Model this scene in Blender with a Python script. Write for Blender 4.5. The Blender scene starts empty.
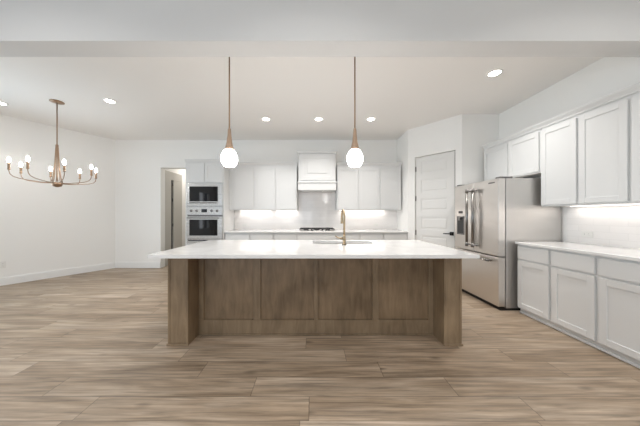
import bpy, bmesh, math, random
from mathutils import Vector, Matrix
random.seed(7)
S = bpy.context.scene
COL = S.collection
PI = math.pi

# ------------------------------------------------------------------ camera
H = 1.26                     # eye height (m); world: +X right, +Y into the kitchen, +Z up
cam_d = bpy.data.cameras.new('camera')
cam_d.sensor_width = 36.0
cam_d.lens = 36.0 * 230.0 / 640.0
cam_d.shift_x = 7.0 / 640.0
cam_d.shift_y = 2.0 / 640.0
cam_d.clip_start = 0.05
cam = bpy.data.objects.new('camera', cam_d)
cam.location = (0, 0, H)
cam.rotation_euler = (PI / 2, 0, 0)
COL.objects.link(cam)
S.camera = cam

# ------------------------------------------------------------------ view + world
S.view_settings.view_transform = 'Standard'
S.view_settings.look = 'None'
S.view_settings.gamma = 1.0
S.view_settings.exposure = 0.04
S.view_settings.use_curve_mapping = False
try:
    S.cycles.max_bounces = 12
    S.cycles.diffuse_bounces = 7
    S.cycles.glossy_bounces = 5
    S.cycles.sample_clamp_indirect = 8.0
    S.cycles.use_denoising = True
except Exception:
    pass
w = bpy.data.worlds.new('World')
S.world = w
w.use_nodes = True
w.node_tree.nodes['Background'].inputs[0].default_value = (0.80, 0.88, 1.0, 1)
w.node_tree.nodes['Background'].inputs[1].default_value = 0.3


def area(name, loc, rot, sx, sy, power, col=(1, 1, 1), shape='RECTANGLE', spread=PI):
    d = bpy.data.lights.new(name, 'AREA')
    d.shape = shape
    d.size = sx
    d.size_y = sy
    d.energy = power
    d.color = col
    d.spread = spread
    o = bpy.data.objects.new(name, d)
    o.location = loc
    o.rotation_euler = rot
    COL.objects.link(o)
    return o


DAY = (0.90, 0.955, 1.0)
WARM = (1.0, 0.93, 0.87)
# daylight lamps: dining window at left; living-room windows are added, out of view
area('added_rear_daylight', (-2.2, -4.35, 1.55), (PI / 2, 0, 0), 4.6, 2.4, 117, (0.74, 0.87, 1.0))  # unseen rear windows, added to light the near floor and beam
area('dining_daylight', (-6.20, 2.95, 1.5), (PI / 2, 0, -PI / 2), 1.1, 2.0, 36, (0.62, 0.84, 1.0), spread=2.1)
area('added_living_daylight', (-6.20, -2.9, 1.5), (PI / 2, 0, -PI / 2), 1.15, 2.0, 20, (0.9, 0.95, 1.0))  # unseen window lamp, added for bright reflections in the oven glass
area('added_side_daylight', (-6.20, 0.9, 1.5), (PI / 2, 0, -PI / 2), 1.8, 2.0, 4, DAY)  # unseen window lamp, added as weak fill from the left

# ------------------------------------------------------------------ materials
def lin(c):
    return tuple((v / 255 / 12.92 if v / 255 <= 0.04045 else ((v / 255 + 0.055) / 1.055) ** 2.4) for v in c)


def mat(name, rgb, rough=0.5, metal=0.0, spec=0.5, coat=0.0, emit=None, estr=0.0):
    m = bpy.data.materials.new(name)
    m.use_nodes = True
    b = m.node_tree.nodes['Principled BSDF']
    b.inputs['Base Color'].default_value = (*rgb, 1)
    b.inputs['Roughness'].default_value = rough
    b.inputs['Metallic'].default_value = metal
    b.inputs['Specular IOR Level'].default_value = spec
    b.inputs['Coat Weight'].default_value = coat
    if emit:
        b.inputs['Emission Color'].default_value = (*emit, 1)
        b.inputs['Emission Strength'].default_value = estr
    return m


def nodes(m):
    t = m.node_tree
    return t, t.nodes['Principled BSDF']


def noise_bump(m, scale=200, strength=0.05, dist=0.002):
    t, b = nodes(m)
    tc = t.nodes.new('ShaderNodeTexCoord')
    n = t.nodes.new('ShaderNodeTexNoise'); n.inputs['Scale'].default_value = scale
    bp = t.nodes.new('ShaderNodeBump'); bp.inputs['Strength'].default_value = strength
    bp.inputs['Distance'].default_value = dist
    t.links.new(tc.outputs['Object'], n.inputs['Vector'])
    t.links.new(n.outputs['Fac'], bp.inputs['Height'])
    t.links.new(bp.outputs['Normal'], b.inputs['Normal'])


def wall_mat(name, rgb, rough=0.85):
    m = mat(name, rgb, rough, spec=0.2)
    noise_bump(m, 90, 0.06, 0.002)
    return m


M = {}
M['wall'] = wall_mat('wall_paint', (0.875, 0.867, 0.845))
M['ceiling'] = wall_mat('ceiling_paint', (0.89, 0.875, 0.855))
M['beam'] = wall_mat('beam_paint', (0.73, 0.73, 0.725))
M['trim'] = mat('trim_paint', (0.84, 0.84, 0.825), 0.4)
M['cabinet'] = mat('white_cabinet_paint', (0.715, 0.72, 0.715), 0.38)
noise_bump(M['cabinet'], 60, 0.02, 0.001)
M['door'] = mat('door_paint', (0.79, 0.78, 0.755), 0.42)
M['hall_door'] = mat('greige_door_paint', (0.52, 0.50, 0.46), 0.45)
M['gap_shade'] = mat('gap_shade_grey', (0.14, 0.13, 0.12), 0.7)  # shade colour for the gap at the pantry door edge
M['toe'] = mat('toe_kick_paint', (0.70, 0.70, 0.69), 0.5)
M['black'] = mat('black_metal', (0.012, 0.012, 0.013), 0.4, 0.3)
M['iron'] = mat('cast_iron', (0.02, 0.02, 0.02), 0.55)
M['glass_black'] = mat('dark_oven_glass', (0.006, 0.006, 0.007), 0.04, 0.0, 0.5)
M['plate'] = mat('white_plastic', (0.80, 0.79, 0.76), 0.35)
M['slot'] = mat('dark_slot', (0.05, 0.05, 0.05), 0.6)
M['brass'] = mat('brushed_brass', (0.36, 0.245, 0.165), 0.36, 0.9)
M['gold'] = mat('champagne_faucet', (0.42, 0.33, 0.22), 0.3, 1.0)
M['wood_cone'] = mat('tan_brass_cone', (0.38, 0.265, 0.185), 0.45, 0.3)
M['bulb'] = mat('lit_bulb', (1, 1, 1), 0.3, emit=(1.0, 0.98, 0.955), estr=70)
M['globe'] = mat('lit_globe', (1, 1, 1), 0.15, emit=(1.0, 0.98, 0.955), estr=33)
M['lens'] = mat('downlight_lens', (1, 1, 1), 0.4, emit=(1.0, 0.94, 0.86), estr=24)
M['led'] = mat('led_strip', (1, 1, 1), 0.4, emit=(1.0, 0.92, 0.84), estr=2.0)
M['chrome'] = mat('chrome', (0.7, 0.7, 0.7), 0.15, 1.0)
M['display'] = mat('display_glass', (0.01, 0.01, 0.012), 0.1)


def steel(name, rgb, rough, axis=2):
    m = mat(name, rgb, rough, 1.0)
    t, b = nodes(m)
    tc = t.nodes.new('ShaderNodeTexCoord')
    mp = t.nodes.new('ShaderNodeMapping')
    sc = [220, 220, 220]; sc[axis] = 1.5
    mp.inputs['Scale'].default_value = sc
    n = t.nodes.new('ShaderNodeTexNoise'); n.inputs['Scale'].default_value = 1.0
    n.inputs['Detail'].default_value = 3
    r = t.nodes.new('ShaderNodeMapRange')
    r.inputs['To Min'].default_value = rough - 0.05; r.inputs['To Max'].default_value = rough + 0.08
    t.links.new(tc.outputs['Object'], mp.inputs['Vector'])
    t.links.new(mp.outputs['Vector'], n.inputs['Vector'])
    t.links.new(n.outputs['Fac'], r.inputs['Value'])
    t.links.new(r.outputs['Result'], b.inputs['Roughness'])
    return m


M['steel'] = steel('stainless_steel', (0.76, 0.725, 0.69), 0.30)
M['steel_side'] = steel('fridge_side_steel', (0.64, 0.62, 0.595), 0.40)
M['steel_h'] = steel('oven_steel', (0.68, 0.67, 0.655), 0.26, axis=0)
M['steel_dark'] = mat('dark_steel', (0.22, 0.21, 0.205), 0.35, 0.9)
M['handle'] = mat('handle_steel', (0.25, 0.24, 0.23), 0.28, 1.0)


def floor_material():
    m = mat('oak_plank_floor', (0.4, 0.3, 0.2), 0.42, spec=0.35)
    t, b = nodes(m)
    N, L = t.nodes.new, t.links.new

    def math_(op, a=None, bb=None):
        n = N('ShaderNodeMath'); n.operation = op
        for i, v in enumerate((a, bb)):
            if v is None: continue
            if isinstance(v, (int, float)): n.inputs[i].default_value = v
            else: L(v, n.inputs[i])
        return n.outputs[0]
    tc = N('ShaderNodeTexCoord')
    sp = N('ShaderNodeSeparateXYZ'); L(tc.outputs['Object'], sp.inputs[0])
    X, Y = sp.outputs['X'], sp.outputs['Y']
    W, LEN = 0.19, 1.45
    v = math_('DIVIDE', math_('ADD', Y, 20 * W - 1.407), W)
    row = math_('FLOOR', v)
    wn = N('ShaderNodeTexWhiteNoise'); wn.noise_dimensions = '1D'; L(row, wn.inputs['W'])
    u = math_('ADD', math_('DIVIDE', X, LEN), math_('MULTIPLY', wn.outputs['Value'], 7.3))
    col = math_('FLOOR', u)
    cb = N('ShaderNodeCombineXYZ'); L(row, cb.inputs[0]); L(col, cb.inputs[1])
    pn = N('ShaderNodeTexWhiteNoise'); pn.noise_dimensions = '3D'; L(cb.outputs[0], pn.inputs['Vector'])
    # grain coordinates, shifted per plank
    sh = N('ShaderNodeVectorMath'); sh.operation = 'SCALE'; L(pn.outputs['Color'], sh.inputs[0]); sh.inputs['Scale'].default_value = 30
    ad = N('ShaderNodeVectorMath'); ad.operation = 'ADD'; L(tc.outputs['Object'], ad.inputs[0]); L(sh.outputs[0], ad.inputs[1])
    mp = N('ShaderNodeMapping'); mp.inputs['Scale'].default_value = (1.3, 26, 1); L(ad.outputs[0], mp.inputs['Vector'])
    g1 = N('ShaderNodeTexNoise'); g1.inputs['Scale'].default_value = 1.6; g1.inputs['Detail'].default_value = 7
    g1.inputs['Roughness'].default_value = 0.62; g1.inputs['Distortion'].default_value = 0.45
    L(mp.outputs[0], g1.inputs['Vector'])
    mp2 = N('ShaderNodeMapping'); mp2.inputs['Scale'].default_value = (0.55, 3.4, 1); L(ad.outputs[0], mp2.inputs['Vector'])
    g2 = N('ShaderNodeTexNoise'); g2.inputs['Scale'].default_value = 2.2; g2.inputs['Detail'].default_value = 4
    g2.inputs['Distortion'].default_value = 0.6
    L(mp2.outputs[0], g2.inputs['Vector'])
    # knots
    mp3 = N('ShaderNodeMapping'); mp3.inputs['Scale'].default_value = (1.1, 2.9, 1); L(ad.outputs[0], mp3.inputs['Vector'])
    vo = N('ShaderNodeTexVoronoi'); vo.inputs['Scale'].default_value = 1.7; L(mp3.outputs[0], vo.inputs['Vector'])
    kr = N('ShaderNodeMapRange'); L(vo.outputs['Distance'], kr.inputs['Value'])
    kr.inputs['From Min'].default_value = 0.02; kr.inputs['From Max'].default_value = 0.14
    kr.inputs['To Min'].default_value = 0.5; kr.inputs['To Max'].default_value = 1.0
    base = N('ShaderNodeValToRGB')
    e = base.color_ramp.elements
    e[0].position = 0.0; e[0].color = (*FL_A, 1)
    e[1].position = 1.0; e[1].color = (*FL_C, 1)
    k = e.new(0.5); k.color = (*FL_B, 1)
    tone = math_('ADD', math_('MULTIPLY', pn.outputs['Value'], 0.36), math_('ADD', math_('MULTIPLY', g2.outputs['Fac'], 1.5), -0.43))
    L(tone, base.inputs['Fac'])
    gr = N('ShaderNodeMapRange'); L(g1.outputs['Fac'], gr.inputs['Value'])
    gr.inputs['From Min'].default_value = 0.32; gr.inputs['From Max'].default_value = 0.68
    gr.inputs['To Min'].default_value = 0.55; gr.inputs['To Max'].default_value = 1.22
    # seams
    fv = math_('FRACT', v); fu = math_('FRACT', u)
    dv = math_('MULTIPLY', math_('MINIMUM', fv, math_('SUBTRACT', 1.0, fv)), W)
    du = math_('MULTIPLY', math_('MINIMUM', fu, math_('SUBTRACT', 1.0, fu)), LEN)
    dm = math_('MINIMUM', dv, du)
    sr = N('ShaderNodeMapRange'); L(dm, sr.inputs['Value'])
    sr.inputs['From Min'].default_value = 0.0006; sr.inputs['From Max'].default_value = 0.0045
    sr.inputs['To Min'].default_value = 0.55; sr.inputs['To Max'].default_value = 1.0
    f = math_('MULTIPLY', math_('MULTIPLY', gr.outputs[0], sr.outputs[0]), kr.outputs[0])
    vm = N('ShaderNodeVectorMath'); vm.operation = 'SCALE'; L(base.outputs['Color'], vm.inputs[0]); L(f, vm.inputs['Scale'])
    L(vm.outputs[0], b.inputs['Base Color'])
    bp = N('ShaderNodeBump'); bp.inputs['Strength'].default_value = 0.25; bp.inputs['Distance'].default_value = 0.002
    L(math_('MULTIPLY', g1.outputs['Fac'], sr.outputs[0]), bp.inputs['Height'])
    L(bp.outputs[0], b.inputs['Normal'])
    rr = N('ShaderNodeMapRange'); L(g1.outputs['Fac'], rr.inputs['Value'])
    rr.inputs['To Min'].default_value = 0.32; rr.inputs['To Max'].default_value = 0.5
    L(rr.outputs[0], b.inputs['Roughness'])
    return m


FL_A, FL_B, FL_C = (0.205, 0.146, 0.096), (0.350, 0.268, 0.192), (0.490, 0.400, 0.312)
M['floor'] = floor_material()


def wood_material(name, a, c, rough=0.42):
    m = mat(name, a, rough, spec=0.4)
    t, b = nodes(m)
    N, L = t.nodes.new, t.links.new
    tc = N('ShaderNodeTexCoord')
    mp = N('ShaderNodeMapping'); mp.inputs['Scale'].default_value = (9, 9, 1.6); L(tc.outputs['Object'], mp.inputs['Vector'])
    n = N('ShaderNodeTexNoise'); n.inputs['Scale'].default_value = 2.0; n.inputs['Detail'].default_value = 7
    n.inputs['Roughness'].default_value = 0.6; n.inputs['Distortion'].default_value = 0.5
    L(mp.outputs[0], n.inputs['Vector'])
    n2 = N('ShaderNodeTexNoise'); n2.inputs['Scale'].default_value = 2.6; n2.inputs['Detail'].default_value = 2
    L(tc.outputs['Object'], n2.inputs['Vector'])
    mx = N('ShaderNodeMath'); mx.operation = 'ADD'; L(n.outputs['Fac'], mx.inputs[0]); L(n2.outputs['Fac'], mx.inputs[1])
    mr = N('ShaderNodeMapRange'); L(mx.outputs[0], mr.inputs['Value'])
    mr.inputs['From Min'].default_value = 0.7; mr.inputs['From Max'].default_value = 1.3
    r = N('ShaderNodeValToRGB')
    r.color_ramp.elements[0].color = (*a, 1); r.color_ramp.elements[1].color = (*c, 1)
    L(mr.outputs[0], r.inputs['Fac'])
    L(r.outputs['Color'], b.inputs['Base Color'])
    bp = N('ShaderNodeBump'); bp.inputs['Strength'].default_value = 0.12; bp.inputs['Distance'].default_value = 0.001
    L(n.outputs['Fac'], bp.inputs['Height']); L(bp.outputs[0], b.inputs['Normal'])
    return m


M['wood'] = wood_material('stained_alder', (0.175, 0.120, 0.072), (0.32, 0.232, 0.145))
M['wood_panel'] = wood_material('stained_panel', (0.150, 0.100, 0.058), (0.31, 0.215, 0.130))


def quartz_material():
    m = mat('white_quartz', (0.82, 0.81, 0.80), 0.10, spec=0.5)
    t, b = nodes(m)
    N, L = t.nodes.new, t.links.new
    tc = N('ShaderNodeTexCoord')
    n = N('ShaderNodeTexNoise'); n.inputs['Scale'].default_value = 2.2; n.inputs['Detail'].default_value = 6
    n.inputs['Distortion'].default_value = 1.6
    L(tc.outputs['Object'], n.inputs['Vector'])
    r = N('ShaderNodeValToRGB')
    r.color_ramp.elements[0].position = 0.3; r.color_ramp.elements[0].color = (0.74, 0.73, 0.725, 1)
    r.color_ramp.elements[1].position = 0.6; r.color_ramp.elements[1].color = (0.84, 0.835, 0.825, 1)
    L(n.outputs['Fac'], r.inputs['Fac']); L(r.outputs['Color'], b.inputs['Base Color'])
    return m


M['quartz'] = quartz_material()


def tile_material(name, plane):
    m = mat(name, (0.8, 0.78, 0.76), 0.15, spec=0.5)
    t, b = nodes(m)
    N, L = t.nodes.new, t.links.new
    tc = N('ShaderNodeTexCoord')
    sp = N('ShaderNodeSeparateXYZ'); L(tc.outputs['Object'], sp.inputs[0])
    cb = N('ShaderNodeCombineXYZ')
    L(sp.outputs['X' if plane == 'xz' else 'Y'], cb.inputs[0]); L(sp.outputs['Z'], cb.inputs[1])
    br = N('ShaderNodeTexBrick')
    br.inputs['Scale'].default_value = 1.0
    br.inputs['Brick Width'].default_value = 0.30
    br.inputs['Row Height'].default_value = 0.076
    br.inputs['Mortar Size'].default_value = 0.0015
    br.inputs['Mortar Smooth'].default_value = 0.2
    br.inputs['Color1'].default_value = (0.90, 0.875, 0.855, 1)
    br.inputs['Color2'].default_value = (0.85, 0.825, 0.805, 1)
    br.inputs['Mortar'].default_value = (0.78, 0.76, 0.74, 1)
    L(cb.outputs[0], br.inputs['Vector'])
    L(br.outputs['Color'], b.inputs['Base Color'])
    n = N('ShaderNodeTexNoise'); n.inputs['Scale'].default_value = 9; L(tc.outputs['Object'], n.inputs['Vector'])
    mul = N('ShaderNodeMath'); mul.operation = 'MULTIPLY_ADD'
    L(br.outputs['Fac'], mul.inputs[0]); mul.inputs[1].default_value = -0.8; L(n.outputs['Fac'], mul.inputs[2])
    bp = N('ShaderNodeBump'); bp.inputs['Strength'].default_value = 0.3; bp.inputs['Distance'].default_value = 0.004
    L(mul.outputs[0], bp.inputs['Height']); L(bp.outputs[0], b.inputs['Normal'])
    return m


M['tile_back'] = tile_material('backsplash_tile_back', 'xz')
M['tile_side'] = tile_material('backsplash_tile_side', 'yz')

# ------------------------------------------------------------------ mesh helpers
def box(bm, x0, x1, y0, y1, z0, z1, bev=0.0, seg=1):
    vs = [bm.verts.new((x, y, z)) for x in (x0, x1) for y in (y0, y1) for z in (z0, z1)]
    idx = [(0, 1, 3, 2), (4, 6, 7, 5), (0, 4, 5, 1), (2, 3, 7, 6), (0, 2, 6, 4), (1, 5, 7, 3)]
    fs = [bm.faces.new([vs[i] for i in f]) for f in idx]
    if bev > 0:
        es = list({e for f in fs for e in f.edges})
        bmesh.ops.bevel(bm, geom=es, offset=bev, segments=seg, affect='EDGES', profile=0.5)
    return bm


def BX(*a, **k):
    return box(bmesh.new(), *a, **k)


def lathe(bm, prof, n=24, c=(0, 0, 0), axis='z'):
    """prof: list of (r, h) along the axis"""
    rings = []
    for r, h in prof:
        ring = []
        for i in range(n):
            a = 2 * PI * i / n
            p = (r * math.cos(a), r * math.sin(a), h)
            if axis == 'y': p = (p[0], p[2], p[1])
            if axis == 'x': p = (p[2], p[0], p[1])
            ring.append(bm.verts.new((p[0] + c[0], p[1] + c[1], p[2] + c[2])))
        rings.append(ring)
    for a, b in zip(rings, rings[1:]):
        for i in range(n):
            f = bm.faces.new((a[i], a[(i + 1) % n], b[(i + 1) % n], b[i])); f.smooth = True
    bm.faces.new(rings[0][::-1]); bm.faces.new(rings[-1])
    return bm


def tube(bm, pts, r, n=10):
    pts = [Vector(p) for p in pts]
    rs = r if isinstance(r, (list, tuple)) else [r] * len(pts)
    rings = []
    up = Vector((0, 0, 1))
    t0 = (pts[1] - pts[0]).normalized()
    nrm = t0.cross(up)
    if nrm.length < 1e-3: nrm = t0.cross(Vector((1, 0, 0)))
    nrm.normalize()
    for i, p in enumerate(pts):
        t = (pts[min(i + 1, len(pts) - 1)] - pts[max(i - 1, 0)]).normalized()
        nrm = (nrm - t * nrm.dot(t)).normalized()
        bi = t.cross(nrm)
        rings.append([bm.verts.new(p + (nrm * math.cos(2 * PI * k / n) + bi * math.sin(2 * PI * k / n)) * rs[i]) for k in range(n)])
    for a, b in zip(rings, rings[1:]):
        for i in range(n):
            f = bm.faces.new((a[i], a[(i + 1) % n], b[(i + 1) % n], b[i])); f.smooth = True
    bm.faces.new(rings[0][::-1]); bm.faces.new(rings[-1])
    return bm


def prism(bm, poly, z0, z1):
    """poly: list of (x, y) ; extruded in z"""
    a = [bm.verts.new((x, y, z0)) for x, y in poly]
    b = [bm.verts.new((x, y, z1)) for x, y in poly]
    n = len(poly)
    for i in range(n):
        bm.faces.new((a[i], a[(i + 1) % n], b[(i + 1) % n], b[i]))
    bm.faces.new(a[::-1]); bm.faces.new(b)
    return bm


def shaker(w_, h_, t=0.02, fr=0.06, rec=0.008):
    """a framed flat-panel door, front at y=-t, from (0,0) to (w,h) in xz"""
    bm = bmesh.new()
    b = 0.0015
    box(bm, 0, fr, -t, 0, 0, h_, b); box(bm, w_ - fr, w_, -t, 0, 0, h_, b)
    box(bm, fr, w_ - fr, -t, 0, 0, fr, b); box(bm, fr, w_ - fr, -t, 0, h_ - fr, h_, b)
    box(bm, fr, w_ - fr, -t + rec, -0.002, fr, h_ - fr)
    return bm


def slab(w_, h_, t=0.02):
    return BX(0, w_, -t, 0, 0, h_, bev=0.002)


def obj(name, bm, m, parent=None, loc=None, rot=None):
    bmesh.ops.recalc_face_normals(bm, faces=bm.faces[:])
    me = bpy.data.meshes.new(name)
    bm.to_mesh(me); bm.free()
    me.materials.append(M[m] if isinstance(m, str) else m)
    o = bpy.data.objects.new(name, me)
    COL.objects.link(o)
    if parent is not None: o.parent = parent
    if loc is not None: o.location = loc
    if rot is not None: o.rotation_euler = rot
    return o


def tag(o, label, cat, group=None):
    o['label'] = label; o['category'] = cat
    if group: o['group'] = group
    return o


def thing(name, label, cat, loc=(0, 0, 0), rz=0.0, group=None):
    o = bpy.data.objects.new(name, None)
    o.empty_display_size = 0.1
    COL.objects.link(o)
    o.location = loc; o.rotation_euler = (0, 0, rz)
    return tag(o, label, cat, group)


def struct(name, bm, m, parent=None, **k):
    o = obj(name, bm, m, parent, **k)
    if parent is None: o['kind'] = 'structure'
    return o


def copy_tree(o, parent=None):
    c = o.copy(); COL.objects.link(c)
    if parent is not None: c.parent = parent
    for ch in list(o.children): copy_tree(ch, c)
    return c

# ------------------------------------------------------------------ room shell
CZ = 3.05            # kitchen ceiling
LZ = 3.75            # living room ceiling
XR = 3.30            # right wall
YB = 5.48            # back wall
BK = -4.0            # living room rear wall
LW0 = (-4.71, YB)    # back left corner
LW1 = (-4.71 - 0.617 * 1.9, YB - 1.9)   # angled dining wall ends
XL = LW1[0]
DY0, DY1 = 2.035, 2.24   # dropped beam

floor_poly = [(XL - 0.2, BK - 0.2), (XR + 0.2, BK - 0.2), (XR + 0.2, 7.6), (XL - 0.2, 7.6)]
struct('floor', prism(bmesh.new(), floor_poly, -0.05, 0.0), 'floor')
struct('ceiling', BX(XL - 0.2, XR + 0.2, DY1 + 0.0005, YB + 0.3, CZ, CZ + 0.1), 'ceiling')
struct('ceiling', BX(XL - 0.2, XR + 0.2, BK - 0.2, DY0 + 0.1, LZ, LZ + 0.1), 'ceiling')
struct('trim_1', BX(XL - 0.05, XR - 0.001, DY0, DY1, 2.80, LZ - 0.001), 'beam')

# back wall with the hallway opening
OX0, OX1, OZ = -3.63, -2.72, 2.39
bm = bmesh.new()
box(bm, -4.9, OX0, YB, YB + 0.16, 0, CZ)
box(bm, OX1, XR - 0.0005, YB, YB + 0.16, 0, CZ)
box(bm, OX0, OX1, YB, YB + 0.16, OZ, CZ)
struct('wall_back', bm, 'wall')
# angled dining wall and straight left wall with a window opening
dx, dy = LW0[0] - LW1[0], LW0[1] - LW1[1]
ln = math.hypot(dx, dy); nx, ny = -dy / ln * 0.16, dx / ln * 0.16
struct('wall_left', prism(bmesh.new(), [LW1, LW0, (LW0[0] + nx, LW0[1] + ny), (LW1[0] + nx, LW1[1] + ny)], 0, CZ), 'wall')
bm = bmesh.new()
WZ0, WZ1 = 0.5, 2.5
WINS = ((-3.5, -2.3), (0.0, 1.8), (2.35, 3.50))  # last is the dining window; the others are added, unseen, for light
y_ = BK
for a, b in WINS:
    box(bm, XL - 0.16, XL, y_, a, 0, LZ); box(bm, XL - 0.16, XL, a, b, 0, WZ0); box(bm, XL - 0.16, XL, a, b, WZ1, LZ)
    y_ = b
box(bm, XL - 0.16, XL, y_, LW1[1] + 0.05, 0, LZ)
struct('wall_dining', bm, 'wall')
bm = bmesh.new()
for a, b in WINS:
    for y in (a, (a + b) / 2 - 0.025, b - 0.05): box(bm, XL - 0.11, XL - 0.05, y, y + 0.05, WZ0, WZ1)
    box(bm, XL - 0.11, XL - 0.05, a, b, WZ0, WZ0 + 0.05); box(bm, XL - 0.11, XL - 0.05, a, b, WZ1 - 0.05, WZ1)
struct('window_dining_and_added', bm, 'trim')
# right wall
struct('wall_right', BX(XR, XR + 0.15, BK, YB + 0.16, 0, LZ), 'wall')
# pantry bump-out: flat piece, diagonal with the door, short side piece
PA, PB, PC = (XR + 0.15, 4.08), (2.64, 4.08), (2.0, 4.84)
struct('wall_pantry_front', BX(2.64, XR - 0.0005, 4.08, 4.20, 0, CZ), 'wall')
struct('wall_pantry_side', BX(2.0, 2.12, 4.84, YB - 0.0005, 0, CZ), 'wall')
ddx, ddy = PC[0] - PB[0], PC[1] - PB[1]
DL = math.hypot(ddx, ddy)
dang = math.atan2(PB[1] - PC[1], PB[0] - PC[0])    # along the diagonal from PC to PB
dt0, dt1, DZ = 0.145 * DL, 0.895 * DL, 2.44
mw = Matrix.Translation((PC[0], PC[1], 0)) @ Matrix.Rotation(dang, 4, 'Z')


def diag(bm):
    bmesh.ops.transform(bm, matrix=mw, verts=bm.verts[:]); return bm


bm = bmesh.new()
box(bm, 0, dt0, 0, 0.12, 0, CZ); box(bm, dt1, DL, 0, 0.12, 0, CZ); box(bm, dt0, dt1, 0, 0.12, DZ, CZ)
struct('wall_pantry_diagonal', diag(bm), 'wall')
# rear wall of the living room with broad windows, added unseen to let in daylight
bm = bmesh.new()
box(bm, XL - 0.16, -4.6, BK - 0.16, BK, 0, LZ); box(bm, 0.2, XR + 0.15, BK - 0.16, BK, 0, LZ)
box(bm, -4.6, 0.2, BK - 0.16, BK, 0, 0.3); box(bm, -4.6, 0.2, BK - 0.16, BK, 2.8, LZ)
struct('wall_living_added', bm, 'wall')
bm = bmesh.new()
for x in (-4.6, -3.02, -1.43, 0.14): box(bm, x, x + 0.06, BK - 0.11, BK - 0.05, 0.3, 2.8)
box(bm, -4.6, 0.2, BK - 0.11, BK - 0.05, 0.3, 0.36); box(bm, -4.6, 0.2, BK - 0.11, BK - 0.05, 2.74, 2.8)
box(bm, -4.6, 0.2, BK - 0.11, BK - 0.05, 1.9, 1.94)
struct('window_added', bm, 'trim')
# hallway behind the opening
struct('wall_hall_left', BX(-3.80, -3.69, YB + 0.16, 7.5, 0, CZ), 'wall')
struct('wall_hall_right', BX(OX1 + 0.3, OX1 + 0.4, YB + 0.16, 7.5, 0, CZ), 'wall')
struct('wall_hall_back', BX(-3.80, OX1 + 0.4, 7.5, 7.6, 0, CZ), 'wall')
struct('ceiling_hall', BX(-3.80, OX1 + 0.4, YB + 0.16, 7.6, 2.75, 2.80), 'ceiling')
# hall doors: two tall leaves along the hall's left wall, dark hinge gap between them
bm = bmesh.new()
box(bm, -3.69, -3.655, 5.645, 6.42, 2.17, 2.37); box(bm, -3.69, -3.655, 5.645, 5.93, 0, 2.17)
struct('trim_2', bm, 'hall_door')
d2 = struct('door_2', BX(-3.69, -3.65, 6.02, 6.41, 0.005, 2.165), 'hall_door')
bm = bmesh.new()
for z in (0.35, 1.0, 1.65, 2.05): box(bm, -3.672, -3.648, 5.985, 6.018, z - 0.04, z + 0.04)
obj('hinge', bm, 'steel_dark', d2)
struct('trim_4', BX(-3.69, -3.68, 5.93, 6.02, 0.0, 2.17), 'slot')
area('hall_light', (-3.2, 6.6, 2.72), (0, 0, 0), 0.4, 0.4, 8, (1, 0.95, 0.88))

# baseboards
BH = 0.14
def baseboard(name, p, q, inset=0.0):
    p, q = Vector(p), Vector(q); d = (q - p); L_ = d.length; a = math.atan2(d.y, d.x)
    bm = bmesh.new()
    box(bm, 0, L_, -0.016, 0, 0, BH - 0.02, 0.0); box(bm, 0, L_, -0.011, 0, BH - 0.02, BH, 0.0)
    bmesh.ops.transform(bm, matrix=Matrix.Translation((p.x, p.y, 0)) @ Matrix.Rotation(a, 4, 'Z'), verts=bm.verts[:])
    struct(name, bm, 'trim')
baseboard('baseboard_left', LW1, LW0)
baseboard('baseboard_back', LW0, (OX0, YB))
baseboard('baseboard_right', (XR, 0.2), (XR, BK)) if False else None
# pantry door, set back in its plain jamb
pd = struct('door_1', bmesh.new(), 'door')
DW = dt1 - dt0 - 0.020
bm = bmesh.new()
DHT = DZ - 0.012
fr_s = 0.105
tops = [2.33 - 0.372 * i for i in range(6)]
ph = 0.25
t_ = 0.035
box(bm, 0, fr_s, 0, t_, 0, DHT); box(bm, DW - fr_s, DW, 0, t_, 0, DHT)
edges = [0.0] + sorted([v for t in tops for v in (t - ph, t)]) + [DHT]
for a, b in zip(edges[0::2], edges[1::2]): box(bm, fr_s, DW - fr_s, 0, t_, a, b)
for t in tops:
    box(bm, fr_s, DW - fr_s, 0.010, t_ - 0.01, t - ph, t)
    box(bm, fr_s + 0.045, DW - fr_s - 0.045, 0.003, 0.012, t - ph + 0.04, t - 0.04, bev=0.003)
bmesh.ops.transform(bm, matrix=mw @ Matrix.Translation((dt0 + 0.004, 0.040, 0.006)), verts=bm.verts[:])
bmesh.ops.recalc_face_normals(bm, faces=bm.faces[:])
bm.to_mesh(pd.data); bm.free()
bm = bmesh.new()
hx, hz = dt1 - 0.07, 0.915
box(bm, hx - 0.033, hx + 0.033, 0.026, 0.0395, hz - 0.033, hz + 0.033, bev=0.002)
box(bm, hx - 0.010, hx + 0.010, -0.020, 0.026, hz - 0.010, hz + 0.010)
box(bm, hx - 0.125, hx + 0.010, -0.032, -0.0195, hz - 0.009, hz + 0.009, bev=0.003)
obj('door_handle', diag(bm), 'black', pd)['label'] = 'black square lever handle'
for z in (0.30, 0.90, 1.60, 2.2):
    bm = bmesh.new(); box(bm, dt0 + 0.0, dt0 + 0.014, 0.018, 0.0395, z - 0.05, z + 0.05)
    obj('hinge', diag(bm), 'steel_dark', pd)

bm = BX(dt1 - 0.013, dt1 - 0.0005, 0.012, 0.0385, 0.006, DZ - 0.002)  # dark strip added in place of the shadow in the door gap
obj('gap_shade_strip', diag(bm), 'gap_shade', pd)['label'] = 'dark strip added as gap shade on the handle side'

# tile backsplashes
bm = bmesh.new()
box(bm, -1.86, 1.999, YB - 0.010, YB - 0.0005, 0.914, 1.42)
box(bm, -0.345, 0.525, YB - 0.010, YB - 0.0005, 1.42, 2.0)
struct('trim_3', bm, 'tile_back')
struct('trim_5', BX(XR - 0.010, XR - 0.0005, -0.6, 2.985, 0.914, 1.369), 'tile_side')

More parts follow.
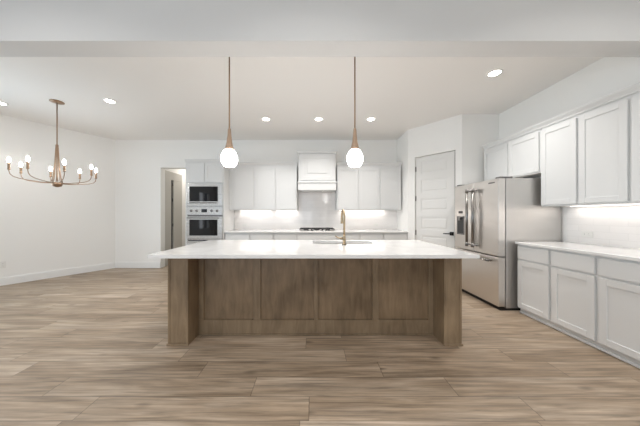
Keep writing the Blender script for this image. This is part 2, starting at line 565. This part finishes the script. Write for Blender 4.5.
# ------------------------------------------------------------------ cabinets
def base_unit(w_, label, loc, rz, group, depth=0.60, toe='toe', drawers=1, gap=0.016, left_end=False):
    r = thing('base_cabinet', label, 'cabinet', loc, rz, group)
    bm = bmesh.new()
    box(bm, 0.0005, w_ - 0.0005, 0.0, depth, 0.068, 0.883)
    obj('carcass', bm, 'cabinet', r)
    obj('toe_kick', BX(0.0005, w_ - 0.0005, 0.030, depth, 0.0, 0.0675), toe, r)
    obj('shoe_moulding', BX(0.0005, w_ - 0.0005, 0.014, 0.0295, 0.0, 0.022, bev=0.004), 'cabinet', r)
    if drawers:
        obj('drawer', slab(w_ - 2 * gap, 0.155, 0.022), 'cabinet', r, loc=(gap, -0.0005, 0.705))
    obj('door', shaker(w_ - 2 * gap, 0.600, 0.022), 'cabinet', r, loc=(gap, -0.0005, 0.083))
    return r


def upper_unit(w_, z0, z1, label, loc, rz, group, depth=0.33, gap=0.014, dt=0.06):
    r = thing('wall_cabinet', label, 'cabinet', (loc[0], loc[1], z0), rz, group)
    h = z1 - z0
    obj('carcass', BX(0.0005, w_ - 0.0005, 0.0, depth, 0.0, h), 'cabinet', r)
    obj('door', shaker(w_ - 2 * gap, h - 0.02 - dt, fr=0.058), 'cabinet', r, loc=(gap, -0.0005, 0.02))
    return r

UZ0, UZ1 = 1.37, 2.40
UZR = 2.36
# --- rear base run
RB = YB - 0.012 - 0.60
xs = [-1.865, -1.33, -0.83, -0.345, 0.50, 0.985, 1.48, 1.995]
rear_lab = [
 'white base cabinet under the rear worktop, directly beside the oven tower',
 'white base cabinet under the rear worktop, second from the oven tower',
 'white base cabinet under the rear worktop, just left of the cooktop unit',
 'wider white base cabinet directly under the gas cooktop',
 'white base cabinet under the rear worktop, just right of the cooktop unit',
 'white base cabinet under the rear worktop, second from the pantry side wall',
 'white base cabinet at the pantry end of the rear worktop']
for i, lab in enumerate(rear_lab):
    wd = xs[i + 1] - xs[i]
    base_unit(wd, lab, (xs[i], RB, 0), 0, 'rear base cabinets', depth=0.60)
# --- rear uppers
ux = [-1.79, -1.31, -0.83, -0.352]
ll = ['white wall cabinet above the rear worktop, next to the oven tower',
      'middle white wall cabinet of the three left of the range hood',
      'white wall cabinet touching the left side of the range hood']
for i in range(3):
    u_ = upper_unit(ux[i + 1] - ux[i], UZ0, UZR, ll[i], (ux[i], YB - 0.342, 0), 0, 'wall cabinets left of the hood')
    if i == 0: obj('filler_strip', BX(-0.079, -0.0005, -0.012, 0.33, 0.0, UZR - UZ0), 'cabinet', u_)
ux2 = [0.530, 1.01, 1.49, 1.97]
ll = ['white wall cabinet touching the right side of the range hood',
      'middle white wall cabinet of the three right of the range hood',
      'white wall cabinet at the pantry end of the rear wall']
for i in range(3):
    upper_unit(ux2[i + 1] - ux2[i], UZ0, UZR, ll[i], (ux2[i], YB - 0.342, 0), 0, 'wall cabinets right of the hood')


def crown_bm(L_, z, d=0.35):
    """crown along local x, front toward -y"""
    bm = bmesh.new()
    prof = [(0.0, 0.0), (-0.012, 0.0), (-0.014, 0.018), (-0.040, 0.052), (-0.044, 0.066), (0.0, 0.066)]
    a = [bm.verts.new((0, y, z + h)) for y, h in prof]; b = [bm.verts.new((L_, y, z + h)) for y, h in prof]
    n = len(prof)
    for i in range(n): bm.faces.new((a[i], a[(i + 1) % n], b[(i + 1) % n], b[i]))
    bm.faces.new(a[::-1]); bm.faces.new(b)
    box(bm, 0, L_, 0.0, d, z, z + 0.012)
    return bm


tag(obj('crown_moulding', crown_bm(1.868 - 0.352, UZR + 0.0005, 0.3), 'cabinet', loc=(-1.868, YB - 0.343, 0)),
    'white crown moulding on the cabinets left of the range hood', 'moulding', 'cabinet crown mouldings')
tag(obj('crown_moulding', crown_bm(1.97 - 0.530, UZR + 0.0005, 0.3), 'cabinet', loc=(0.530, YB - 0.343, 0)),
    'white crown moulding on the cabinets right of the range hood', 'moulding', 'cabinet crown mouldings')

# --- oven tower
TX0, TX1, TY = -2.68, -1.87, YB - 0.64
tw = thing('oven_cabinet', 'tall white cabinet tower holding the microwave and wall oven', 'cabinet', (TX0, TY, 0))
W_ = TX1 - TX0
bm = bmesh.new()
D_ = 0.637
box(bm, 0, 0.030, 0, D_, 0.10, 2.36); box(bm, W_ - 0.030, W_, 0, D_, 0.10, 2.36)
box(bm, 0.03, W_ - 0.03, 0.61, D_, 0.10, 2.36)
box(bm, 0.03, W_ - 0.03, 0, 0.61, 0.10, 0.66); box(bm, 0.03, W_ - 0.03, 0, 0.61, 1.930, 2.36)
box(bm, 0.03, W_ - 0.03, 0.02, 0.61, 1.438, 1.448)
box(bm, 0.0, W_, 0.06, D_, 0.0, 0.10)
obj('carcass', bm, 'cabinet', tw)
for i in range(2):
    obj('door', shaker(0.375, 0.405, fr=0.055), 'cabinet', tw, loc=(0.022 + i * 0.390, -0.0005, 1.945))
obj('drawer', shaker(W_ - 0.05, 0.40), 'cabinet', tw, loc=(0.025, -0.0005, 0.16))
obj('crown_moulding', crown_bm(W_, 2.3605, 0.6), 'cabinet', tw, loc=(0, 0, 0))

# microwave
mwv = thing('microwave', 'stainless built-in microwave in the cabinet tower above the oven', 'microwave', (TX0 + W_ / 2, TY, 1.4485))
hw = 0.374
obj('body', BX(-hw + 0.01, hw - 0.01, 0.0, 0.45, 0.002, 0.478), 'steel_dark', mwv)
bm = bmesh.new()
box(bm, -hw, hw, -0.022, 0, 0.425, 0.479); box(bm, -hw, hw, -0.022, 0, 0.0, 0.040)
box(bm, -hw, -hw + 0.045, -0.022, 0, 0.04, 0.425); box(bm, hw - 0.075, hw, -0.022, 0, 0.04, 0.425)
obj('trim_frame', bm, 'steel_h', mwv)
dr = obj('door', BX(-hw + 0.046, hw - 0.076, -0.026, -0.001, 0.042, 0.424, bev=0.002), 'steel_h', mwv)
obj('window_glass', BX(-hw + 0.062, hw - 0.092, -0.029, -0.0265, 0.095, 0.408), 'glass_black', dr)
bm = bmesh.new()
tube(bm, [(-0.30, -0.058, 0.068), (0.27, -0.058, 0.068)], 0.009)
for x in (-0.28, 0.25): tube(bm, [(x, -0.056, 0.068), (x, -0.027, 0.068)], 0.006)
obj('handle', bm, 'handle', dr)
# oven
ov = thing('wall_oven', 'stainless wall oven with knobs set under the microwave', 'oven', (TX0 + W_ / 2, TY, 0.6605))
z_ = lambda z: z - 0.6605
obj('body', BX(-hw + 0.01, hw - 0.01, 0.0, 0.55, 0.002, z_(1.436)), 'steel_dark', ov)
cp = obj('control_panel', BX(-hw, hw, -0.030, 0, z_(1.262), z_(1.436), bev=0.002), 'steel_h', ov)
for x in (-0.27, -0.155, 0.155, 0.27):
    k = lathe(bmesh.new(), [(0.026, -0.0305), (0.026, -0.036), (0.021, -0.038), (0.019, -0.060), (0.014, -0.062)], 20, (x, 0, z_(1.347)), 'y')
    obj('knob', k, 'steel_dark', cp)
obj('display', BX(-0.058, 0.058, -0.0325, -0.0305, z_(1.315), z_(1.385)), 'display', cp)
dr = obj('door', BX(-hw, hw, -0.034, -0.001, z_(0.765), z_(1.228), bev=0.003), 'steel_h', ov)
obj('window_glass', BX(-hw + 0.065, hw - 0.095, -0.037, -0.0345, z_(0.83), z_(1.165)), 'glass_black', dr)
bm = bmesh.new()
tube(bm, [(-0.33, -0.085, z_(1.200)), (0.33, -0.085, z_(1.200))], 0.011)
for x in (-0.30, 0.30): tube(bm, [(x, -0.084, z_(1.2)), (x, -0.035, z_(1.2))], 0.008)
obj('handle', bm, 'handle', dr)
obj('vent_trim', BX(-hw, hw, -0.020, 0, z_(0.664), z_(0.755)), 'steel_h', ov)
obj('vent_slot', BX(-hw + 0.03, hw - 0.05, -0.0215, -0.0202, z_(0.715), z_(0.74)), 'slot', ov)

# rear worktop
tag(obj('worktop', BX(-1.867, 1.998, YB - 0.650, YB - 0.011, 0.884, 0.914, bev=0.003), 'quartz'),
    'long white quartz worktop along the rear wall under the hood', 'countertop')

# cooktop
CX0, CX1 = -0.29, 0.465
CYC = YB - 0.345
ck = thing('gas_cooktop', 'gas cooktop with black cast iron grates on the rear worktop', 'cooktop', ((CX0 + CX1) / 2, CYC, 0.9145))
cw = (CX1 - CX0) / 2
obj('tray', BX(-cw, cw, -0.255, 0.255, 0.0, 0.010, bev=0.004), 'steel_h', ck)
for bx_, by_, br_ in ((-0.25, -0.05, 0.035), (-0.25, 0.13, 0.045), (0, 0.05, 0.06), (0.25, -0.05, 0.035), (0.25, 0.13, 0.045)):
    obj('burner', lathe(bmesh.new(), [(br_ + 0.012, 0.0105), (br_ + 0.012, 0.016), (br_, 0.018), (br_, 0.026), (br_ * 0.8, 0.028)], 20, (bx_, by_, 0)), 'iron', ck)
for gx in (-0.25, 0.0, 0.25):
    bm = bmesh.new(); g = 0.119; r_ = 0.0065; zt = 0.052
    for sx in (-g, g): box(bm, gx + sx - r_, gx + sx + r_, -0.16, 0.235, zt - 0.014, zt)
    for sy in (-0.16, 0.235): box(bm, gx - g, gx + g, sy - r_, sy + r_, zt - 0.014, zt)
    for sy in (-0.05, 0.04, 0.13): box(bm, gx - g, gx + g, sy - r_, sy + r_, zt - 0.012, zt + 0.003)
    box(bm, gx - r_, gx + r_, -0.16, 0.235, zt - 0.012, zt + 0.003)
    for sx in (-g, g):
        for sy in (-0.155, 0.23): box(bm, gx + sx - 0.008, gx + sx + 0.008, sy - 0.008, sy + 0.008, 0.0102, zt)
    obj('grate', bm, 'iron', ck)
for x in (-0.20, -0.10, 0, 0.10, 0.20):
    obj('knob', lathe(bmesh.new(), [(0.019, 0.0105), (0.017, 0.030), (0.013, 0.032)], 16, (x, -0.212, 0)), 'black', ck)

# range hood
hd = thing('range_hood', 'boxed white range hood with crown above the cooktop', 'range hood', (0.089, YB - 0.001, 1.80))
hy = -0.46
zz = lambda z: z - 1.80
obj('lower_band', BX(-0.415, 0.415, hy - 0.03, -0.001, 0.0, zz(1.955), bev=0.004), 'cabinet', hd)
obj('ledge', BX(-0.428, 0.428, hy - 0.043, -0.001, zz(1.9555), zz(1.985), bev=0.006), 'cabinet', hd)
obj('cover', BX(-0.405, 0.405, hy, -0.001, zz(1.9855), zz(2.60), bev=0.002), 'cabinet', hd)
bm = bmesh.new(); bmesh.ops.transform(bm, matrix=Matrix.Identity(4), verts=[])
sh = shaker(0.73, 0.55, 0.018, 0.075, 0.010)
ins = BX(0.15, 0.58, -0.016, -0.009, 0.15, 0.40, bev=0.003)
obj('front_panel', sh, 'cabinet', hd, loc=(-0.365, hy - 0.0005, zz(2.02)))
obj('panel_moulding', ins, 'cabinet', hd, loc=(-0.365, hy - 0.0005, zz(2.02)))
bm = bmesh.new()
for (e, z0, z1) in ((0.012, 2.6, 2.615), (0.022, 2.615, 2.64), (0.034, 2.64, 2.665)):
    box(bm, -0.405 - e, 0.405 + e, hy - e - 0.01, -0.001, zz(z0), zz(z1))
obj('crown', bm, 'cabinet', hd)
obj('filter_grille', BX(-0.36, 0.36, hy + 0.05, -0.05, -0.006, -0.0005), 'steel_h', hd)

# --- right-hand run: local x runs toward the camera, front faces -X
RR = -PI / 2
RD = [2.980, 2.560, 2.140, 1.720, 1.300, 0.88]
FX = XR - 0.012 - 0.63      # cabinet front plane
rl = ['white base cabinet beside the fridge, farthest of the right-hand run',
      'white base cabinet second from the fridge along the right wall',
      'white base cabinet cut by the right edge of the photo',
      'nearer white base cabinet beyond the right edge of the photo',
      'nearest white base cabinet beyond the right edge of the photo']
for i in range(5):
    base_unit(RD[i] - RD[i + 1], rl[i], (FX, RD[i], 0), RR, 'right-hand base cabinets', depth=0.63)
UFX = 2.96
ul = ['tall white wall cabinet directly beside the fridge niche',
      'tall white wall cabinet second from the fridge niche',
      'tall white wall cabinet cut by the right edge of the photo',
      'tall white wall cabinet nearest the camera, beyond the right edge',
      'tall white wall cabinet at the near end of the right wall']
for i in range(5):
    upper_unit(RD[i] - RD[i + 1], UZ0, UZ1 - 0.02, ul[i], (UFX, RD[i], 0), RR, 'right-hand wall cabinets', depth=XR - UFX - 0.002, dt=0.035)
fl = ['short white cabinet above the far half of the fridge', 'short white cabinet above the near half of the fridge']
FR = [3.965, 3.475, 2.985]
for i in range(2):
    upper_unit(FR[i] - FR[i + 1], 1.81, UZ1 - 0.02, fl[i], (UFX, FR[i], 0), RR, 'cabinets above the fridge', depth=XR - UFX - 0.002, dt=0.035)
tag(obj('crown_moulding', crown_bm(3.965 - 0.88, UZ1 - 0.0195, 0.3), 'cabinet', loc=(UFX - 0.001, 3.965, 0), rot=(0, 0, RR)),
    'long white crown moulding over the right-hand wall cabinets', 'moulding', 'cabinet crown mouldings')
tag(obj('worktop', BX(FX - 0.035, XR - 0.011, 0.88, 2.990, 0.884, 0.914, bev=0.003), 'quartz'),
    'white quartz worktop along the right wall beside the fridge', 'countertop')

# ------------------------------------------------------------------ fridge
fw = 0.935
fg = thing('refrigerator', 'stainless french door fridge with bottom freezer by the pantry corner', 'refrigerator', (2.44, 3.962, 0), RR)
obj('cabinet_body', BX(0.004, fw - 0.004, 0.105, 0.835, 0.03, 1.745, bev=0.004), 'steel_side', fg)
obj('base_grille', BX(0.01, fw - 0.01, 0.03, 0.80, 0.0, 0.029), 'black', fg)
half = fw / 2
ld = obj('door', BX(0, half - 0.003, 0.0, 0.095, 0.712, 1.745, bev=0.008, seg=3), 'steel', fg)
rd = obj('door', BX(half + 0.003, fw, 0.0, 0.095, 0.712, 1.745, bev=0.008, seg=3), 'steel', fg)
fz = obj('freezer_drawer', BX(0, fw, 0.0, 0.095, 0.05, 0.700, bev=0.008, seg=3), 'steel', fg)


def bar_handle(p, q, out, r=0.012):
    bm = bmesh.new(); p, q = Vector(p), Vector(q); d = (q - p).normalized()
    tube(bm, [p + Vector((0, -out, 0)), q + Vector((0, -out, 0))], r, 14)
    for a in (p + d * 0.03, q - d * 0.03):
        lathe(bm, [(0.017, -0.0005), (0.017, -0.008), (0.010, -0.014), (0.010, -out + 0.004)], 14, tuple(a), 'y')
        tube(bm, [a + d * -0.028 + Vector((0, -out, 0)), a + d * 0.028 + Vector((0, -out, 0))], r * 1.25, 14)
    return bm


obj('handle', bar_handle((half - 0.065, 0, 0.78), (half - 0.065, 0, 1.66), 0.062, 0.018), 'handle', ld)
obj('handle', bar_handle((half + 0.065, 0, 0.78), (half + 0.065, 0, 1.66), 0.062, 0.018), 'handle', rd)
obj('handle', bar_handle((0.10, 0, 0.640), (fw - 0.10, 0, 0.640), 0.055, 0.013), 'handle', fz)
bm = bmesh.new()
a0, a1, b0, b1 = 0.07, 0.255, 0.94, 1.24
box(bm, a0, a1, -0.006, -0.0005, b0, b0 + 0.02); box(bm, a0, a1, -0.006, -0.0005, b1 - 0.02, b1)
box(bm, a0, a0 + 0.02, -0.006, -0.0005, b0, b1); box(bm, a1 - 0.02, a1, -0.006, -0.0005, b0, b1)
dp = obj('dispenser', bm, 'steel_dark', ld)
obj('recess_panel', BX(a0 + 0.02, a1 - 0.02, -0.002, -0.0006, b0 + 0.02, b1 - 0.02), 'slot', dp)
obj('nozzle', BX(0.145, 0.185, -0.03, -0.0022, b1 - 0.07, b1 - 0.02, bev=0.003), 'handle', dp)
obj('display', BX(0.11, 0.215, -0.004, -0.0005, 1.285, 1.325), 'display', ld)
obj('badge', BX(fw - 0.17, fw - 0.06, -0.003, -0.0005, 1.690, 1.705), 'steel_dark', rd)
for a, b in ((0.01, 0.09), (fw - 0.09, fw - 0.01)):
    obj('hinge_cover', BX(a, b, 0.03, 0.20, 1.7455, 1.770, bev=0.004), 'steel_dark', fg)

# ------------------------------------------------------------------ island
IY0, IY1, IYB = 2.218, 2.418, 3.14
il = thing('kitchen_island', 'brown stained wood kitchen island with framed panels facing the camera', 'island', (0.02, 2.218, 0))
ox = 0.02
def X_(x): return x - ox
def ibox(bm, x0, x1, y0, y1, z0, z1, **k): return box(bm, X_(x0), X_(x1), y0 - IY0, y1 - IY0, z0, z1, **k)
bm = bmesh.new()
ibox(bm, -1.40, 1.437, IY1 + 0.02, IY1 + 0.04, 0.0, 0.883)
ibox(bm, -1.40, -1.38, IY1 + 0.04, IYB, 0.0, 0.883); ibox(bm, 1.417, 1.437, IY1 + 0.04, IYB, 0.0, 0.883)
ibox(bm, -1.38, 1.417, IYB - 0.02, IYB, 0.0, 0.883)
ibox(bm, -1.38, 1.417, IY1 + 0.04, IYB - 0.02, 0.10, 0.12)
obj('carcass', bm, 'wood', il)
for (a, b) in ((-1.402, -1.206), (1.266, 1.437)):
    bm = bmesh.new()
    ibox(bm, a, b, IY0 + 0.006, IY1 + 0.019, 0.0, 0.883)
    ibox(bm, a, a + 0.022, IY0, IY0 + 0.0065, 0, 0.883, bev=0.002); ibox(bm, b - 0.022, b, IY0, IY0 + 0.0065, 0, 0.883, bev=0.002)
    ibox(bm, a + 0.022, b - 0.022, IY0, IY0 + 0.0065, 0.86, 0.883)
    ep = obj('end_column', bm, 'wood', il)
    bm = bmesh.new(); ibox(bm, a - 0.008, b + 0.008, IY0 - 0.010, IY0 - 0.0005, 0.0, 0.020, bev=0.003)
    obj('base_shoe', bm, 'wood', ep)
# framed panels
PXs = [(-1.205, -1.150, 's'), (-0.628, -0.552, 's'), (0.012, 0.052, 's'), (0.625, 0.69, 's'), (1.215, 1.265, 's')]
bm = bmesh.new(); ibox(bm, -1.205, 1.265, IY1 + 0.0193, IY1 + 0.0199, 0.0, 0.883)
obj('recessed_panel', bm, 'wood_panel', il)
for a, b, _ in PXs:
    bm = bmesh.new(); ibox(bm, a, b, IY1, IY1 + 0.0192, 0.158, 0.883, bev=0.0015)
    obj('stile', bm, 'wood', il)
for a, b in ((-1.205, 0.030), (0.034, 1.265)):
    bm = bmesh.new(); ibox(bm, a, b, IY1 - 0.001, IY1 + 0.0192, 0.0, 0.157, bev=0.0015)
    obj('bottom_rail', bm, 'wood', il)
    bm = bmesh.new(); ibox(bm, a, b, IY1 + 0.0005, IY1 + 0.0192, 0.80, 0.8825, bev=0.0015)
    obj('top_rail', bm, 'wood', il)
bm = bmesh.new(); ibox(bm, -1.205, 1.265, IY1 - 0.013, IY1 - 0.0015, 0.0, 0.018, bev=0.003)
obj('base_shoe', bm, 'wood', il)

# island worktop with an oval-cornered sink cut-out
SX0, SX1, SY0, SY1 = 0.0, 0.74, 2.76, 3.06
IX0, IX1, ITY0, ITY1 = -1.437, 1.447, 1.99, 3.18


def rrect(x0, x1, y0, y1, r, n=6):
    pts = []
    for cx, cy, a0 in ((x1 - r, y0 + r, -PI / 2), (x1 - r, y1 - r, 0), (x0 + r, y1 - r, PI / 2), (x0 + r, y0 + r, PI)):
        for i in range(n + 1):
            a = a0 + PI / 2 * i / n
            pts.append((cx + r * math.cos(a), cy + r * math.sin(a)))
    return pts


def slab_hole(bm, outer, inner, z0, z1):
    def ring(poly, z): return [bm.verts.new((x, y, z)) for x, y in poly]
    ot, ob, it, ib = ring(outer, z1), ring(outer, z0), ring(inner, z1), ring(inner, z0)
    for r1, r2 in ((ot, ob), (it, ib)):
        n = len(r1)
        for i in range(n): bm.faces.new((r1[i], r1[(i + 1) % n], r2[(i + 1) % n], r2[i]))
    for o_, i_ in ((ot, it), (ob, ib)):
        es = []
        for r in (o_, i_):
            n = len(r)
            for k in range(n):
                es.append(bm.edges.get((r[k], r[(k + 1) % n])))
        bmesh.ops.triangle_fill(bm, use_beauty=True, use_dissolve=False, edges=es)
    return bm


outer = rrect(IX0, IX1, ITY0, ITY1, 0.006, 3)
bm = slab_hole(bmesh.new(), outer, rrect(SX0, SX1, SY0, SY1, 0.07), 0.884, 0.914)
tag(obj('island_worktop', bm, 'quartz'), 'large white quartz worktop overhanging the brown wood island', 'countertop')
# sink
bm = bmesh.new()
prof = [(0.0, 0.8835), (0.004, 0.74), (0.02, 0.70)]
rings = []
for off, z in [(-0.025, 0.8835), (0.0, 0.8835), (0.003, 0.72), (0.02, 0.690)]:
    rings.append([bm.verts.new((x, y, z)) for x, y in rrect(SX0 - 0.004 + off, SX1 + 0.004 - off, SY0 - 0.004 + off, SY1 + 0.004 - off, 0.07 if off > -0.01 else 0.09)])
for a, b in zip(rings, rings[1:]):
    n = len(a)
    for i in range(n): bm.faces.new((a[i], a[(i + 1) % n], b[(i + 1) % n], b[i]))
bm.faces.new(rings[-1])
sk = thing('undermount_sink', 'stainless undermount sink set in the island worktop behind the faucet', 'sink')
o = obj('basin', bm, 'steel_h', sk)
sol = o.modifiers.new('Solidify', 'SOLIDIFY'); sol.thickness = 0.002; sol.offset = -1
obj('drain', lathe(bmesh.new(), [(0.045, 0.6905), (0.045, 0.694), (0.03, 0.694)], 20, (0.37, 2.92, 0)), 'steel_dark', sk)

# faucet
fx, fy = 0.362, 2.665
fc = thing('kitchen_faucet', 'brass gooseneck kitchen faucet standing on the island worktop', 'faucet', (fx, fy, 0.9142), 0)
obj('base', lathe(bmesh.new(), [(0.024, 0.006), (0.024, 0.012), (0.0175, 0.016), (0.0165, 0.10), (0.0145, 0.12)], 24), 'gold', fc)
obj('foot_ring', lathe(bmesh.new(), [(0.026, 0.0), (0.026, 0.0058)], 24), 'black', fc)
pts = [(0, 0, 0.115), (0, 0, 0.30)]
vx, vy = -0.04, 0.99
R_ = 0.085
for i in range(0, 13):
    a = PI - PI * i / 12
    pts.append((vx * (R_ + R_ * math.cos(a)), vy * (R_ + R_ * math.cos(a)), 0.32 + R_ * math.sin(a)))
obj('spout', tube(bmesh.new(), pts, 0.0125, 14), 'gold', fc)
ex, ey = vx * 2 * R_, vy * 2 * R_
obj('spray_head', lathe(bmesh.new(), [(0.0125, 0.3195), (0.015, 0.31), (0.016, 0.265), (0.017, 0.242), (0.014, 0.24)][::-1], 20, (ex, ey, 0)), 'gold', fc)
bm = bmesh.new()
tube(bm, [(-0.018, 0, 0.075), (-0.045, 0, 0.075)], 0.0135, 14)
tube(bm, [(-0.044, 0, 0.075), (-0.07, 0.0, 0.082), (-0.105, 0.0, 0.105)], [0.0085, 0.0075, 0.006], 10)
obj('lever_handle', bm, 'gold', fc)

# ------------------------------------------------------------------ pendants
def pendant(x, y, label):
    r = thing('pendant_light', label, 'pendant light', (x, y, CZ), 0, 'pendant lights over the island')
    obj('canopy', lathe(bmesh.new(), [(0.06, 0.0), (0.06, -0.018), (0.02, -0.026)], 24), 'brass', r)
    obj('rod', tube(bmesh.new(), [(0, 0, -0.025), (0, 0, 2.19 - CZ)], 0.0078, 12), 'brass', r)
    zc = lambda z: z - CZ
    obj('socket_cone', lathe(bmesh.new(), [(0.013, zc(2.200)), (0.016, zc(2.19)), (0.021, zc(2.12)), (0.030, zc(2.05)), (0.045, zc(1.98)), (0.046, zc(1.967))], 24), 'wood_cone', r)
    pr = [(0.042, 1.966), (0.056, 1.957), (0.070, 1.935), (0.083, 1.905), (0.0885, 1.875), (0.084, 1.845), (0.073, 1.812), (0.056, 1.790), (0.048, 1.787)]
    g = lathe(bmesh.new(), [(a, zc(b)) for a, b in pr], 12)
    obj('glass_globe', g, 'globe', r)
    return r


pendant(-0.909, 2.50, 'brass pendant light with lit white globe, left above the island')
pendant(0.455, 2.50, 'brass pendant light with lit white globe, right above the faucet')

# ------------------------------------------------------------------ chandelier
ch = thing('chandelier', 'brass eight-arm candle chandelier hanging in the dining area', 'chandelier', (-4.04, 3.63, CZ))
cz = lambda z: z - CZ
obj('canopy', lathe(bmesh.new(), [(0.084, 0.0), (0.084, -0.012), (0.02, -0.022)], 28), 'brass', ch)
obj('rod', tube(bmesh.new(), [(0, 0, -0.02), (0, 0, cz(1.80))], 0.008, 12), 'brass', ch)
obj('collar', lathe(bmesh.new(), [(0.014, cz(2.37)), (0.018, cz(2.36)), (0.018, cz(2.32)), (0.014, cz(2.31))][::-1], 16), 'brass', ch)
obj('hub', lathe(bmesh.new(), [(0.012, cz(1.700)), (0.05, cz(1.715)), (0.062, cz(1.74)), (0.062, cz(1.765)), (0.045, cz(1.775))], 24), 'brass', ch)
CR = 0.46
for k in range(8):
    a = math.radians(12 + 45 * k); c, s_ = math.cos(a), math.sin(a)
    path = [(0.014, 2.35), (0.020, 2.20), (0.030, 2.0), (0.045, 1.85), (0.062, 1.775)]
    arm_ = [(0.055, 1.765), (0.16, 1.762), (0.28, 1.775), (0.37, 1.79), (0.425, 1.812), (0.452, 1.845), (CR, 1.885), (CR, 1.90)]
    bm = bmesh.new()
    tube(bm, [(r * c, r * s_, cz(z)) for r, z in path], 0.0042, 8)
    tube(bm, [(r * c, r * s_, cz(z)) for r, z in arm_], 0.0052, 8)
    arm = obj('arm', bm, 'brass', ch)
    obj('candle_sleeve', lathe(bmesh.new(), [(0.010, cz(1.895)), (0.017, cz(1.905)), (0.014, cz(1.915)), (0.014, cz(1.995)), (0.010, cz(2.0))], 14, (CR * c, CR * s_, 0)), 'brass', arm)
    obj('bulb', lathe(bmesh.new(), [(0.008, cz(2.0)), (0.015, cz(2.012)), (0.019, cz(2.030)), (0.019, cz(2.043)), (0.013, cz(2.063)), (0.006, cz(2.075))], 14, (CR * c, CR * s_, 0)), 'bulb', arm)

# ------------------------------------------------------------------ downlights
def downlight(x, y, label, power=10.5, CZ=CZ, lamp='downlight_lamp', group='recessed ceiling downlights', spread=110):
    r = thing('downlight', label, 'downlight', (x, y, CZ), 0, group)
    bm = bmesh.new()
    n = 28
    prof = [(0.088, -0.0005), (0.086, -0.006), (0.066, -0.008), (0.062, -0.003)]
    rings = [[bm.verts.new((r_ * math.cos(2 * PI * i / n), r_ * math.sin(2 * PI * i / n), h)) for i in range(n)] for r_, h in prof]
    for a, b in zip(rings, rings[1:]):
        for i in range(n): bm.faces.new((a[i], a[(i + 1) % n], b[(i + 1) % n], b[i]))
    obj('trim_ring', bm, 'trim', r)
    obj('lens', lathe(bmesh.new(), [(0.062, -0.004), (0.0615, -0.001)], 28), 'lens', r)
    l = area(lamp, (x, y, CZ - 0.012), (0, 0, 0), 0.12, 0.12, power, (1.0, 0.965, 0.93), 'DISK', math.radians(spread))
    return r


for x, y, lab in ((-3.19, 3.61, 'downlight in the ceiling just right of the chandelier canopy'),
                  (-5.0, 3.67, 'downlight at the left edge of the photo, left of the chandelier'),
                  (-0.877, 4.29, 'downlight nearest the left pendant light, left of the hood'),
                  (0.11, 4.29, 'middle downlight, in line with the range hood'),
                  (1.08, 4.29, 'downlight just right of the right pendant light'),
                  (2.29, 2.90, 'largest downlight, nearest the camera, above the fridge side')):
    downlight(x, y, lab, 10.5 if x > -4.9 else 4.0)

for x, y, lab in ((-2.4, 0.7, 'added unseen living room downlight, left one of the front row above the camera'),
                  (0.0, 0.7, 'added unseen living room downlight, middle one of the front row above the camera'),
                  (2.4, 0.7, 'added unseen living room downlight, right one of the front row above the camera'),
                  (-1.8, -1.8, 'added unseen living room downlight, left one behind the camera'),
                  (1.2, -1.8, 'added unseen living room downlight, right one behind the camera')):
    downlight(x, y, lab, 15.5, LZ, 'added_living_lamp', 'added living room downlights', 130)  # unseen downlights, added to brighten the near floor

# under-cabinet light bars
def led(x, y, ln, horizontal, label, power, lamp='under_cabinet_lamp'):
    bm = BX(-ln / 2, ln / 2, -0.008, 0.008, 0, 0.008)
    o = obj('under_cabinet_light', bm, 'led', loc=(x, y, UZ0 - 0.0085), rot=(0, 0, 0 if horizontal else PI / 2))
    tag(o, label, 'light', 'under-cabinet light bars')
    area(lamp, (x, y, UZ0 - 0.016), (0, 0, 0 if horizontal else PI / 2), ln, 0.02, power, WARM)


ly = YB - 0.075
led(-1.35, ly, 0.72, True, 'light bar under the wall cabinets nearest the oven tower', 0.85)
led(-0.62, ly, 0.48, True, 'light bar under the wall cabinet just left of the hood', 0.6)
led(1.15, ly, 1.05, True, 'light bar under the wall cabinets right of the hood', 1.3)
led(3.225, 2.2, 1.35, False, 'light bar under the right-hand wall cabinets', 1.3, 'side_cabinet_lamp')

# ------------------------------------------------------------------ outlets
def outlet(label, loc, rz, horiz=False, group=None):
    r = thing('power_outlet', label, 'outlet', loc, rz)
    a, b = (0.058, 0.036) if horiz else (0.036, 0.058)
    obj('cover_plate', BX(-a, a, -0.006, -0.0005, -b, b, bev=0.002), 'plate', r)
    for s in (-1, 1):
        c = (s * 0.022, 0) if horiz else (0, s * 0.022)
        bm = bmesh.new()
        for k in (-0.006, 0.006):
            if horiz: box(bm, c[0] - 0.004, c[0] + 0.004, -0.0068, -0.0061, k - 0.001, k + 0.001)
            else: box(bm, k - 0.001, k + 0.001, -0.0068, -0.0061, c[1] - 0.004, c[1] + 0.004)
        obj('socket', bm, 'slot', r)
    return r


outlet('white outlet plate on the tile to the right of the fridge', (XR - 0.0105, 2.76, 1.03), RR, True)
outlet('white outlet plate low on the angled dining wall', (-4.71 - 0.617 * 1.365, YB - 1.365, 0.37), math.atan2(dy, dx))
outlet('white outlet plate on the rear backsplash near the oven tower', (-1.62, YB - 0.0105, 1.02), 0, True)
outlet('white outlet plate on the rear backsplash near the pantry', (1.50, YB - 0.0105, 1.02), 0, True)
